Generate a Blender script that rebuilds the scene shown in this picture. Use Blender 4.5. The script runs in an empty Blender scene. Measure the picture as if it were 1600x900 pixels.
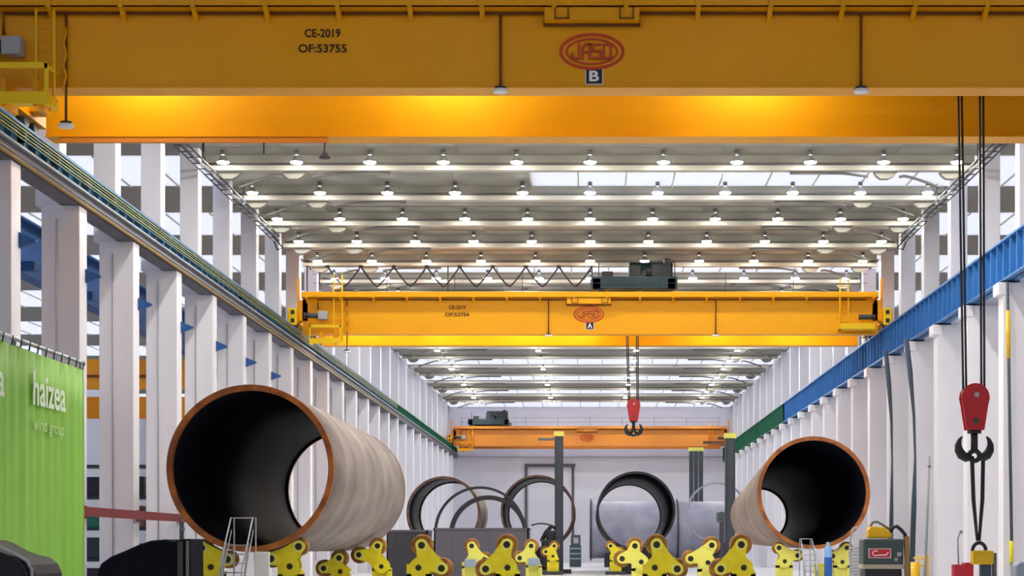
import bpy, math, random
from mathutils import Vector
random.seed(7)
C = bpy.context.scene.collection
F = 2900.0; CX, CY = 922.0, 855.0; ZC = 1.6        # focal length in pixels of a 1600-wide frame, vanishing point, eye height
def H(v): return ZC + v
def wx(px, Y): return (px - CX) * Y / F
def wz(py, Y): return ZC + (CY - py) * Y / F
ORD = ['nearest','second','third','fourth','fifth','sixth','seventh','eighth','ninth','tenth','eleventh','twelfth','thirteenth','fourteenth',
 'fifteenth','sixteenth','seventeenth','eighteenth','nineteenth','twentieth','twenty-first','twenty-second','twenty-third','twenty-fourth','twenty-fifth','twenty-sixth','twenty-seventh']

# ------------------------------------------------------------------ materials
def lin(c):
    return tuple(((v/255)/12.92 if v/255 <= .04045 else ((v/255+.055)/1.055)**2.4) for v in c)
def mat(name, rgb, rough=.6, metal=0, var=0, scale=3.0, stretch=(1,1,1), var_rgb=None, spec=.5, bump=0):
    m = bpy.data.materials.new(name); m.use_nodes = True
    nt = m.node_tree; b = nt.nodes['Principled BSDF']
    c = lin(rgb) + (1,)
    b.inputs['Base Color'].default_value = c
    b.inputs['Roughness'].default_value = rough; b.inputs['Metallic'].default_value = metal
    b.inputs['Specular IOR Level'].default_value = spec
    if var or var_rgb:
        tc = nt.nodes.new('ShaderNodeTexCoord'); mp = nt.nodes.new('ShaderNodeMapping'); mp.inputs['Scale'].default_value = stretch
        n = nt.nodes.new('ShaderNodeTexNoise'); n.inputs['Scale'].default_value = scale; n.inputs['Detail'].default_value = 5
        r = nt.nodes.new('ShaderNodeValToRGB'); r.color_ramp.elements[0].position = .35; r.color_ramp.elements[1].position = .68
        d = lin(var_rgb) if var_rgb else tuple(v*(1-var) for v in c[:3])
        r.color_ramp.elements[0].color = d + (1,); r.color_ramp.elements[1].color = c
        nt.links.new(tc.outputs['Object'], mp.inputs['Vector']); nt.links.new(mp.outputs['Vector'], n.inputs['Vector'])
        nt.links.new(n.outputs['Fac'], r.inputs['Fac']); nt.links.new(r.outputs['Color'], b.inputs['Base Color'])
        if bump:
            bp = nt.nodes.new('ShaderNodeBump'); bp.inputs['Strength'].default_value = bump; bp.inputs['Distance'].default_value = .05
            nt.links.new(n.outputs['Fac'], bp.inputs['Height']); nt.links.new(bp.outputs['Normal'], b.inputs['Normal'])
    return m
def emis(name, rgb, s):
    m = bpy.data.materials.new(name); m.use_nodes = True; nt = m.node_tree
    for n in list(nt.nodes): nt.nodes.remove(n)
    o = nt.nodes.new('ShaderNodeOutputMaterial'); e = nt.nodes.new('ShaderNodeEmission')
    e.inputs['Color'].default_value = lin(rgb)+(1,); e.inputs['Strength'].default_value = s
    nt.links.new(e.outputs[0], o.inputs[0]); return m
def transl(name, rgb):
    m = bpy.data.materials.new(name); m.use_nodes = True; nt = m.node_tree
    for n in list(nt.nodes): nt.nodes.remove(n)
    o = nt.nodes.new('ShaderNodeOutputMaterial'); e = nt.nodes.new('ShaderNodeBsdfTranslucent')
    d = nt.nodes.new('ShaderNodeBsdfDiffuse'); a = nt.nodes.new('ShaderNodeMixShader'); a.inputs[0].default_value = .25
    e.inputs['Color'].default_value = lin(rgb)+(1,); d.inputs['Color'].default_value = lin(rgb)+(1,)
    nt.links.new(e.outputs[0], a.inputs[1]); nt.links.new(d.outputs[0], a.inputs[2]); nt.links.new(a.outputs[0], o.inputs[0]); return m

M = {}
M['concrete'] = mat('white_concrete', (236,234,240), .75, var=.07, scale=.8, stretch=(1,1,.25))
M['concrete2'] = mat('grey_concrete', (214,212,216), .8, var=.1, scale=1.2)
M['floor'] = mat('pale_floor', (226,226,230), .28, var=.12, scale=.25)
M['wallw'] = mat('white_wall_panel', (232,233,242), .6, var=.04, scale=.4)
M['deck'] = mat('roof_deck', (150,147,136), .7, var=.06, scale=.35, stretch=(1,.3,1))
M['beam'] = mat('beam_paint', (205,200,186), .55)
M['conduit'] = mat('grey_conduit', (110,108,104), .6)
M['sky'] = transl('skylight_sheet', (186,188,196))
M['lamp'] = emis('lamp_glow', (255,252,244), 40.0)
M['addedlight'] = emis('added_light_glow', (255,250,238), 115.0)
M['addedlight2'] = emis('added_light_glow_wide', (255,250,238), 90.0)
M['lamphot'] = emis('lamp_glow_strong', (255,252,244), 170.0)
M['lampshade'] = mat('lamp_shade_grey', (176,176,176), .5)
M['crlamp'] = emis('crane_lamp_glow', (255,250,240), 3.0)
M['lampbody'] = mat('lamp_housing', (120,120,120), .5)
M['yellow'] = mat('crane_yellow', (245,171,0), .45, var=.05, scale=.5, spec=.3)
M['yellowb'] = mat('crane_rail_yellow', (250,206,20), .45, spec=.3)
M['orange'] = mat('crane_orange', (226,140,44), .5, var=.06, scale=.6)
M['brown'] = mat('crane_conduit', (120,66,14), .6)
M['red'] = mat('logo_red', (205,62,16), .5)
M['redblk'] = mat('hook_red', (206,34,38), .4, var=.1, scale=5)
M['navy'] = mat('plate_navy', (22,22,48), .5)
M['white'] = mat('plate_white', (245,245,245), .5)
M['black'] = mat('black_print', (48,26,8), .7)
M['dark'] = mat('dark_metal', (30,32,38), .45, var=.2, scale=4)
M['darkgrey'] = mat('dark_grey_metal', (62,62,68), .5, var=.15, scale=2)
M['midgrey'] = mat('mid_grey_metal', (98,94,104), .6, var=.1, scale=.9)
M['teal'] = mat('dark_teal', (24,52,58), .45, var=.15, scale=3)
M['rope'] = mat('steel_rope', (50,52,60), .5, .3)
M['boxgrey'] = mat('box_grey', (170,172,178), .5)
M['blueL'] = mat('runway_teal_blue', (58,118,160), .5, var=.25, scale=1.2, stretch=(1,.6,1))
M['blueR'] = mat('runway_blue', (52,122,190), .45, var=.15, scale=1.2)
M['blueD'] = mat('deep_blue', (18,78,142), .5)
M['green'] = mat('runway_green', (14,110,82), .5, var=.2, scale=1)
M['ledge'] = mat('ledge_grey', (150,156,164), .6)
M['cond1'] = mat('conductor_yellow', (176,166,84), .5)
M['cond2'] = mat('conductor_green', (84,124,104), .5)
M['pipebr'] = mat('conduit_brown', (150,122,66), .5)
M['shell'] = mat('tower_steel', (160,147,139), .65, var_rgb=(128,117,112), scale=.9, stretch=(1,.35,1))
M['shellR'] = mat('tower_steel_warm', (166,146,132), .65, var_rgb=(134,118,108), scale=.9, stretch=(1,.35,1))
M['shellG'] = mat('tower_steel_blue_grey', (150,150,168), .4, .1, var_rgb=(128,128,146), scale=.8)
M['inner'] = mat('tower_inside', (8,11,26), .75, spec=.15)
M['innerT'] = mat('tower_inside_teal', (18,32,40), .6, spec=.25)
M['rust'] = mat('rusty_flange', (186,112,42), .6, var_rgb=(128,66,26), scale=2.2)
M['rustd'] = mat('dark_rusty_flange', (120,86,66), .6, var_rgb=(60,44,44), scale=2)
M['ringd'] = mat('dark_ring_steel', (34,36,44), .5)
M['ringg'] = mat('grey_ring_steel', (150,152,160), .45)
M['ry'] = mat('roller_yellow', (246,238,30), .45, var_rgb=(234,212,18), scale=2.5)
M['ryl'] = mat('roller_yellow_pale', (240,236,110), .45)
M['tyre'] = mat('roller_tyre', (190,136,66), .7, var_rgb=(128,84,36), scale=5)
M['pin'] = mat('roller_pin', (36,34,16), .6)
M['tarp'] = mat('green_tarp', (146,206,74), .6, var=.12, scale=.7, stretch=(1,2,.15))
M['tarpw'] = mat('tarp_print', (232,244,222), .6)
M['tarpw2'] = mat('tarp_print_faint', (196,226,150), .6)
M['redrail'] = mat('guard_red', (150,62,66), .6)
M['cover'] = mat('black_cover', (12,14,26), .85, spec=.15)
M['hood'] = mat('hood_grey', (46,42,45), .6, var=.2, scale=2, spec=.25)
M['alu'] = mat('aluminium', (176,182,188), .35, .6)
M['wgreen'] = mat('welder_green', (66,86,84), .5, var=.15, scale=4)
M['wyellow'] = mat('feeder_yellow', (240,190,10), .45)
M['beige'] = mat('welder_base', (180,172,156), .6)
M['gasblue'] = mat('gas_bottle_blue', (40,96,176), .45)
M['gaslight'] = mat('gas_bottle_top', (128,176,226), .45)
M['toolred'] = mat('tool_red', (200,40,60), .5)
M['aislecrane'] = mat('aisle_crane_orange', (250,166,20), .5, var=.1, scale=1)
M['paleblue'] = mat('pale_blue_grey', (150,166,182), .5)
M['wedge'] = mat('slate_cable', (62,76,92), .6)

# ------------------------------------------------------------------ mesh helper
class MB:
    def __init__(s): s.v=[]; s.f=[]; s.mi=[]; s.sm=[]
    def face(s, idx, mi=0, sm=False): s.f.append(idx); s.mi.append(mi); s.sm.append(sm)
    def box(s, x0,x1,y0,y1,z0,z1, mi=0):
        if x0>x1: x0,x1=x1,x0
        if y0>y1: y0,y1=y1,y0
        if z0>z1: z0,z1=z1,z0
        n=len(s.v)
        s.v += [(x0,y0,z0),(x1,y0,z0),(x1,y1,z0),(x0,y1,z0),(x0,y0,z1),(x1,y0,z1),(x1,y1,z1),(x0,y1,z1)]
        for q in ((3,2,1,0),(4,5,6,7),(0,1,5,4),(1,2,6,5),(2,3,7,6),(3,0,4,7)): s.face([n+i for i in q], mi)
        return s
    def tube(s, pts, r, seg=8, mi=0, closed=False):
        pts=[Vector(p) for p in pts]; rr = r if isinstance(r,(list,tuple)) else [r]*len(pts)
        n0=len(s.v); up=None
        for i,p in enumerate(pts):
            a=pts[i-1] if i>0 else (pts[-1] if closed else p); b=pts[(i+1)%len(pts)] if (i<len(pts)-1 or closed) else p
            t=(b-a).normalized()
            if up is None: up = Vector((0,0,1)) if abs(t.z)<.9 else Vector((1,0,0))
            u=(up-t*up.dot(t)).normalized(); w=t.cross(u); up=u
            for k in range(seg):
                an=2*math.pi*k/seg; s.v.append(tuple(p+(u*math.cos(an)+w*math.sin(an))*rr[i]))
        m=len(pts)
        for i in range(m if closed else m-1):
            j=(i+1)%m
            for k in range(seg):
                l=(k+1)%seg
                s.face([n0+i*seg+k, n0+i*seg+l, n0+j*seg+l, n0+j*seg+k], mi, seg>5)
        if not closed:
            s.face([n0+k for k in range(seg)][::-1], mi); s.face([n0+(m-1)*seg+k for k in range(seg)], mi)
        return s
    def prism(s, poly, axis, a0, a1, mi=0):
        # poly: list of 2-D points; axis 'y' -> (x,z) swept along y, 'x' -> (y,z) swept along x, 'z' -> (x,y) along z
        n=len(s.v); k=len(poly)
        area=sum(poly[i][0]*poly[(i+1)%k][1]-poly[(i+1)%k][0]*poly[i][1] for i in range(k))
        if area<0: poly=poly[::-1]
        for a in (a0,a1):
            for (p,q) in poly:
                s.v.append({'y':(p,a,q),'x':(a,p,q),'z':(p,q,a)}[axis])
        flip = (axis=='y')
        lo=[n+i for i in range(k)]; hi=[n+k+i for i in range(k)]
        # axis x: (y,z)->normal +x ; axis y: (x,z)-> normal -y ; axis z: +z
        if flip: s.face(lo, mi); s.face(hi[::-1], mi)
        else: s.face(lo[::-1], mi); s.face(hi, mi)
        for i in range(k):
            j=(i+1)%k
            q=[lo[i],lo[j],hi[j],hi[i]]
            s.face(q[::-1] if flip else q, mi)
        return s
    def rings(s, ringlist, seg=64, axis='y', mi=0, closed=False, sm=True, mis=None):
        # ringlist: (cx, a, cz, r) rings round the axis; consecutive rings are joined
        n0=len(s.v)
        for (cx,a,cz,r) in ringlist:
            for k in range(seg):
                t=2*math.pi*k/seg
                if axis=='y': s.v.append((cx+r*math.cos(t), a, cz+r*math.sin(t)))
                elif axis=='x': s.v.append((a, cx+r*math.cos(t), cz+r*math.sin(t)))
                else: s.v.append((cx+r*math.cos(t), cz+r*math.sin(t), a))
        m=len(ringlist)
        for i in range(m if closed else m-1):
            j=(i+1)%m
            for k in range(seg):
                l=(k+1)%seg
                q=[n0+i*seg+k,n0+i*seg+l,n0+j*seg+l,n0+j*seg+k]
                if axis=='y': q=q[::-1]
                s.face(q, mis[i] if mis else mi, sm)
        return s
    def cyl(s, cx,cz,r,a0,a1,axis='y',seg=20,mi=0):
        n0=len(s.v); s.rings([(cx,a0,cz,r),(cx,a1,cz,r)],seg,axis,mi)
        lo=[n0+k for k in range(seg)]; hi=[n0+seg+k for k in range(seg)]
        if axis=='y': s.face(lo,mi); s.face(hi[::-1],mi)
        else: s.face(lo[::-1],mi); s.face(hi,mi)
        return s
    def build(s, name, mats, parent=None, org=(0,0,0), bevel=0):
        me=bpy.data.meshes.new(name); o3=Vector(org)
        me.from_pydata([tuple(Vector(v)-o3) for v in s.v], [], s.f); 
        for p,mi,sm in zip(me.polygons,s.mi,s.sm): p.material_index=mi; p.use_smooth=sm
        for m in (mats if isinstance(mats,(list,tuple)) else [mats]): me.materials.append(m if not isinstance(m,str) else M[m])
        me.update(); o=bpy.data.objects.new(name,me); C.objects.link(o)
        if parent is not None: o.parent=parent
        else: o.location=o3
        if bevel:
            b=o.modifiers.new('bevel','BEVEL'); b.width=bevel; b.segments=2; b.limit_method='ANGLE'; b.angle_limit=.7
        return o
def root(name, label, cat, loc, group=None):
    o=bpy.data.objects.new(name,None); C.objects.link(o); o.location=loc; o.empty_display_size=.3
    return tag(o,label,cat,group)
def tag(o,label,cat,group=None):
    o['label']=label; o['category']=cat
    if group: o['group']=group
    return o
def struct(o): o['kind']='structure'; return o
def copy_tree(o, parent=None):
    c=o.copy(); C.objects.link(c)
    if parent is not None: c.parent=parent
    for ch in list(o.children): copy_tree(ch,c)
    return c
def textmesh(name, s, width, height, mt, parent, org, pos, facing='front', bold=.0):
    cu=bpy.data.curves.new('txt','FONT'); cu.body=s; cu.size=1; cu.align_x='CENTER'; cu.align_y='CENTER'; cu.extrude=.0; cu.offset=bold
    t=bpy.data.objects.new('txt',cu); C.objects.link(t); dg=bpy.context.evaluated_depsgraph_get()
    me=bpy.data.meshes.new_from_object(t.evaluated_get(dg)); bpy.data.objects.remove(t); bpy.data.curves.remove(cu)
    xs=[v.co.x for v in me.vertices]; ys=[v.co.y for v in me.vertices]
    x0,x1,y0,y1=min(xs),max(xs),min(ys),max(ys); p=Vector(pos)-Vector(org)
    for v in me.vertices:
        a=((v.co.x-x0)/(x1-x0)-.5)*width; b=((v.co.y-y0)/(y1-y0)-.5)*height
        v.co = p+Vector((a,0,b)) if facing=='front' else p+Vector((0,a,b))
    me.materials.clear(); me.materials.append(M[mt]); me.name=name
    o=bpy.data.objects.new(name,me); C.objects.link(o); o.parent=parent; return o

# ------------------------------------------------------------------ the hall
YB = 197.0; YF=-14.0
WL = 45.0
ZD = H(14.88)           # roof deck underside
struct(MB().box(-WL,WL,YF,YB,-.3,0).build('floor','floor'))
wb=MB().box(-WL,WL,YB,YB+.4,0,ZD+1)
for px in (810,917,1025):                                   # wall mullions
    wb.box(wx(px,YB)-.35,wx(px,YB)+.35,YB-.22,YB,wz(712,YB),ZD)
wb.box(-14.5,14.5,YB-.12,YB,wz(716,YB),wz(711,YB))
for i in range(-5,6):
    wb.box(i*2.9-.05,i*2.9+.05,YB-.06,YB,0,wz(714,YB))
struct(wb.build('wall_back','wallw'))
struct(MB().box(-WL,WL,YF-.4,YF,0,ZD+1).build('wall_front','wallw'))
struct(MB().box(-WL-.4,-WL,YF,YB,0,ZD+1).build('wall_left','wallw'))
struct(MB().box(WL,WL+.4,YF,YB,0,ZD+1).build('wall_right','wallw'))
d1=struct(MB().box(wx(826,YB),wx(893,YB),YB-.1,YB-.02,0,wz(732,YB)).build('door_1','wallw'))
fr=MB(); fr.box(wx(820,YB),wx(899,YB),YB-.3,YB,wz(729.5,YB),wz(725,YB)); fr.box(wx(820,YB),wx(824,YB),YB-.2,YB,0,wz(727,YB)); fr.box(wx(893,YB),wx(897,YB),YB-.2,YB,0,wz(727,YB))
struct(fr.build('trim_1','midgrey'))
struct(MB().box(-14.5,14.5,YB-.2,YB-.12,wz(715,YB),wz(713.4,YB)).build('trim_2','boxgrey'))

rows_front=[16.5,28.5,34.5,45.05,52.5,58.5,64.5]
rows_dense=[70.5,76.5,82.5,88.5,94.5,100.5]
rows_mid=[107.5,114.9,122.3,129.8]
rows_far=[137.0,144.2,151.3,158.5,165.6,172.8,179.9,187.0]
rows=rows_front+rows_dense+rows_mid+rows_far
edges=[YF]+rows+[YB]
sky_bays={94.5,114.9,129.8,144.2,158.5,172.8,187.0}  # the skylight of the last bay is added to brighten the back wall
nwin=[0]
def win(x0,x1,y0,y1):
    nwin[0]+=1
    w=MB(); w.box(x0,x1,y0,y1,ZD,ZD+.03)
    o=struct(w.build('window_%d'%nwin[0],'sky'))
    fm=MB(); n=max(1,int(round((x1-x0)/2.0)))
    for i in range(n+1):
        x=x0+(x1-x0)*i/n; fm.box(x-.03,x+.03,y0,y1,ZD-.06,ZD)
    fm.build('window_frame','beam',o)
for a,b in zip(edges[:-1],edges[1:]):
    dk=MB()
    def seam(x0,x1):
        n=max(1,int((x1-x0)/3.0))
        for i in range(n+1):
            x=x0+(x1-x0)*i/n; dk.box(x-.02,x+.02,a+.2,b-.2,ZD-.035,ZD)
    if a in sky_bays:
        win(-14.9,14.9,a,b)
    elif a==70.5:
        win(-2.4,14.9,a,b); dk.box(-14.9,-2.4,a,b,ZD,ZD+.2); seam(-14.9,-2.4)
    else:
        dk.box(-14.9,14.9,a,b,ZD,ZD+.2); seam(-14.9,14.9)
        for j in range(1,4):
            y=a+(b-a)*j/4; dk.box(-14.9,14.9,y-.02,y+.02,ZD-.03,ZD)
    for s in (-1,1):
        if edges.index(a)%2==0: win(min(s*14.9,s*WL),max(s*14.9,s*WL),a,b)
        else: dk.box(s*14.9,s*WL,a,b,ZD,ZD+.2)
    if dk.v: struct(dk.build('ceiling','deck'))

# roof beams
def make_beam():
    r=root('roof_beam','','beam',(0,0,0))
    MB().box(-14.6,14.6,-.22,.22,H(14.28),H(14.46)).build('flange','beam',r,(0,0,0))
    MB().box(-14.6,14.6,-.04,.06,H(14.46),ZD).build('web','deck',r)
    MB().tube([(-14.5,-.10,H(14.52)),(14.5,-.10,H(14.52))],.06,6).build('shadow_strip','conduit',r)  # dark strip put in for the shadow gap above the flange
    for s in (-1,1):
        for X in (11.25,13.75):
            MB().prism([(s*X-.45,H(14.28)),(s*X+.45,H(14.28)),(s*X+.32,H(14.12)),(s*X+.12,H(14.02)),(s*X-.2,H(14.02)),(s*X-.36,H(14.14))],'y',.1,.4).build('haunch','deck',r)
        pts=[(s*(7.6+ i*.33), .1, H(14.22)-(.0 if i<6 else .035*(i-6)**1.2)) for i in range(10)]
        MB().tube(pts,.05,6).build('conduit','conduit',r)
        pts=[(s*(11.75+ i*.2), .1, H(14.12)-.04*abs(i-1)**1.25) for i in range(9)]
        MB().tube(pts,.055,6).build('conduit','conduit',r)
    return r
bm0=make_beam(); first=[True]
def put_beam(y,label,g):
    o=bm0 if first[0] else copy_tree(bm0)
    first[0]=False; o.location=(0,y,.36 if y>103 else 0); tag(o,label,'beam',g)
for i,y in enumerate(rows_dense):
    put_beam(y,'white roof beam across the hall, %s of the six between the two yellow cranes' % ('nearest' if i==0 else ORD[i]),'roof beams between the front cranes')
for i,y in enumerate(rows_mid):
    put_beam(y,'white roof beam above and behind the second yellow crane','roof beams behind the second crane')
for i,y in enumerate(rows_far):
    put_beam(y,'pale roof beam in the far bays below the second crane, %s one'%ORD[i],'roof beams in the far bays')

# ceiling lamps
def make_lamp(em='lamp'):
    r=root('ceiling_lamp','','lamp',(0,0,0))
    b=MB(); b.rings([(0,.07,0,.24),(0,.10,0,.22),(0,.22,0,.13),(0,.32,0,.05)],10,'z'); b.build('lamp_shade','lampshade',r)
    n=MB(); n.cyl(0,0,.035,.30,.78,'z',6); n.cyl(0,0,.09,.34,.5,'z',8); n.build('stem','lampbody',r)
    g=MB(); g.cyl(0,0,.215,.03,.07,'z',8); g.build('lens',em,r)
    return r
lamps_={'lamp':[make_lamp(),True],'lamphot':[make_lamp('lamphot'),True]}
def put_lamp(x,y,label,g,sc_=1.0,em='lamp'):
    L_=lamps_[em]; o=L_[0] if L_[1] else copy_tree(L_[0])
    L_[1]=False; o.location=(x,y-.95,H(14.36)); o.scale=(sc_,)*3; tag(o,label,'lamp',g)
for ri,y in enumerate(rows_dense):
    for k in range(-5,6):
        pos = 'in the middle' if k==0 else ('%s from the left' % ['first','second','third','fourth','fifth'][k+5] if k<0 else '%s from the right'%['first','second','third','fourth','fifth'][5-k])
        put_lamp(k*2.75,y,'white high-bay lamp %s of the %s row between the cranes'%(pos,ORD[ri]),'ceiling lamps in rows of eleven')
for y in rows_front:
    for X in (-11,-3.67,3.67,11): put_lamp(X,y,'high-bay ceiling lamp above the front crane, out of sight','ceiling lamps above the front crane',.5 if y==45.05 else (1.0 if y<45 else 1.2),'lamphot' if y>46 else 'lamp')
for y in rows_mid:
    for X in (-11,-3.67,3.67,11): put_lamp(X,y,'high-bay ceiling lamp hidden behind the second crane','ceiling lamps behind the second crane',1.0,'lamphot')
for ri,y in enumerate(rows_far):
    for k,X in enumerate((-11.2,-3.8,3.4,10.8)):
        put_lamp(X,y,'small white lamp %s in the far %s lamp row under the second crane'%(['far left','left of centre','right of centre','far right'][k],ORD[ri]),'ceiling lamps in the far bays',.8,'lamphot')

# columns
def make_column(s, bracket):
    r=root('concrete_column','','column',(0,0,0))
    wo=15.05 if s<0 else 15.2
    top=H(9.38) if s<0 else H(8.98)
    m=MB(); m.box(s*14,s*wo,0,.75,0,top); m.build('shaft','concrete',r,bevel=.02)
    m=MB(); m.box(s*14.57,s*15.25,.1,.75,top,ZD); m.build('upper_shaft','concrete',r,bevel=.02)
    if s<0:
        MB().tube([(-14.62,-.04,.9),(-14.62,-.04,H(9.0))],.022,6).build('conduit','boxgrey',r)
    else:
        MB().box(13.82,14.25,-.05,.8,H(8.55),H(8.98)).build('corbel','concrete',r,bevel=.04)
        MB().box(13.95,14.6,.1,.65,H(8.98),H(9.04)).build('bearing_plate','dark',r)
    if bracket:
        MB().prism([(-14.0,H(7.72)),(-14.0,H(7.34)),(-13.58,H(7.49)),(-13.58,H(7.54))],'y',.55,.72).build('bracket','blueD',r)
    return r
cl=make_column(-1,True); cl2=make_column(-1,False); cr=make_column(1,False)
for k in range(-1,24):
    y=50.9+6*k; i=k+1
    o=cl if k==-1 else (cl2 if k==6 else copy_tree(cl if k<6 else cl2)); o.location=(0,y,0)
    tag(o,'white concrete column under the left crane runway, %s from the camera'%ORD[i].replace('nearest','first'),'column','columns along the left side')
for k in range(1,24):
    y=50.9+6*k
    o=cr if k==1 else copy_tree(cr); o.location=(0,y+.0,0)
    tag(o,'white concrete column under the right crane runway, %s from the camera'%ORD[k-1].replace('nearest','first'),'column','columns along the right side')

# crane runways
def runway(s, y0, y1, mt, label, zb, zt, conductors):
    r=root('runway_beam',label,'crane runway',(s*14.2,y0,H(zb))); og=tuple(r.location)
    g=MB(); g.box(s*14.2,s*14.26,y0,y1,H(zb),H(zt)); g.box(s*14.0,s*14.5,y0,y1,H(zt)-.07,H(zt)); g.box(s*14.0,s*14.5,y0,y1,H(zb),H(zb)+.06)
    n=int((y1-y0)/1.0)
    for i in range(n+1):
        y=y0+i*1.0; g.box(s*14.03,s*14.45,y,y+.05 if y+.05<y1 else y1,H(zb)+.06,H(zt)-.07)
    g.build('girder',mt,r,og)
    MB().box(s*14.2,s*14.28,y0,y1,H(zt),H(zt)+.08).build('rail','darkgrey',r,og)
    return r,og
yS=135.0
rl,og=runway(-1,30,yS,'blueL','teal blue crane runway beam with coloured conductor bars along the left columns',9.82,10.46,True)
for j in range(4):
    MB().box(-13.99,-14.03,30,yS,H(10.31-.085*j),H(10.335-.085*j)).build('conductor_bar','cond1' if j%2==0 else 'cond2',rl,og)
for j in range(36):
    y=31.5+j*2.9; MB().box(-14.0,-14.2,y,y+.06,H(10.03),H(10.36)).build('conductor_hanger','midgrey',rl,og)
MB().box(-13.88,-14.5,30,yS,H(9.76),H(9.82)).build('ledge','ledge',rl,og)
MB().box(-14.0,-14.5,30,yS,H(9.38),H(9.76)).build('lower_girder','midgrey',rl,og)
MB().tube([(-13.93,30,H(9.43)),(-13.93,yS,H(9.43))],.05,6).build('conduit','pipebr',rl,og)
MB().tube([(-13.93,30,H(9.56)),(-13.93,yS,H(9.56))],.03,6).build('conduit','ledge',rl,og)
rl2,og=runway(-1,yS,YB-.5,'green','dark green crane runway beam at the far end of the left columns',9.82,10.46,False)
MB().box(-13.88,-14.5,yS,YB-.5,H(9.76),H(9.82)).build('ledge','ledge',rl2,og)
MB().box(-14.0,-14.5,yS,YB-.5,H(9.38),H(9.76)).build('lower_girder','midgrey',rl2,og)
runway(1,30,yS,'blueR','bright blue ribbed crane runway beam along the right columns',9.04,10.46,False)
runway(1,yS,YB-.5,'green','green crane runway beam at the far end of the right columns',9.04,10.46,False)

# cable trays near the roof
for s,lab in ((-1,'dark cable tray running under the roof along the left columns'),(1,'dark cable tray running under the roof along the right columns')):
    r=root('cable_tray',lab,'cable tray',(s*14.2,40,H(13.8))); og=tuple(r.location)
    g=MB()
    for dx in (-.14,.14):
        for dz in (0,.2): g.box(s*14.2+dx-.025,s*14.2+dx+.025,40,84,H(13.85)+dz,H(13.85)+dz+.04)
    for i in range(44): g.box(s*14.2-.14,s*14.2+.14,40+i,40.06+i,H(13.85),H(13.88)); g.tube([(s*14.2-.14*s,40+i,H(13.87)),(s*14.2-.14*s,41+i,H(14.07))],.02,4)
    g.build('tray','darkgrey',r,og)
    g=MB()
    for q in (44,52,60,68,76,83.6): g.tube([(s*14.2,q,H(14.07)),(s*14.2,q,ZD)],.025,5)
    g.build('hanger','darkgrey',r,og)
    MB().tube([(s*14.2,83,H(13.9)),(s*14.1,84.1,H(13.8)),(s*13.95,84.2,H(13.55)),(s*14.2,84.2,H(13.5)),(s*14.3,84,H(13.85))],.04,6).build('cable','darkgrey',r,og)

# ------------------------------------------------------------------ overhead cranes
ZB, ZT = 10.30, 11.95
KS=[0]
def stroke(m, pts, w, y0, y1):
    for (a,b) in zip(pts[:-1],pts[1:]):
        KS[0]=(KS[0]+1)%7; y0=y0-.0013*KS[0]
        a=Vector(a); b=Vector(b); d=(b-a).normalized(); n=Vector((-d.y,d.x))*w/2; e=d*w/2
        q=[a-e+n,a-e-n,b+e-n,b+e+n]; m.prism([(p.x,p.y) for p in q],'y',y0,y1)
def logo(parent, og, X, y, z, k):
    m=MB()
    for (a,b,t) in ((.73,.41,.065),(.585,.30,.045)):
        n=48; base=len(m.v)
        for yy in (y-.02,y):
            for j in range(n):
                an=2*math.pi*j/n
                m.v.append((X+k*a*math.cos(an),yy,z+k*b*math.sin(an))); m.v.append((X+k*(a-t)*math.cos(an),yy,z+k*(b-t)*math.sin(an)))
        for j in range(n):
            l=(j+1)%n
            m.face([base+2*j,base+2*j+1,base+2*l+1,base+2*l]); N=2*n
            m.face([base+2*j,base+2*l,base+N+2*l,base+N+2*j]); m.face([base+2*j+1,base+N+2*j+1,base+N+2*l+1,base+2*l+1])
    h=.155; 
    G={'J':[[(.07,h),(.07,-h),(-.08,-h),(-.08,-h*.4)]],
       'A':[[(-.08,-h),(-.08,h*.55),(-.02,h),(.08,h),(.08,-h)],[(-.08,-.02),(.08,-.02)]],
       'S':[[(.08,h),(-.08,h),(-.08,.01),(.08,.01),(.08,-h),(-.08,-h)]],
       'O':[[(-.08,-h),(-.08,h),(.04,h),(.08,h*.7),(.08,-h*.7),(.04,-h),(-.08,-h)]]}
    for i,ch in enumerate('JASO'):
        cx=X+k*(-.36+i*.235)
        for st in G[ch]: stroke(m,[(cx+k*p,z+k*q) for p,q in st],.05*k,y-.025,y)
    m.build('logo','red',parent,og)
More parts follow.
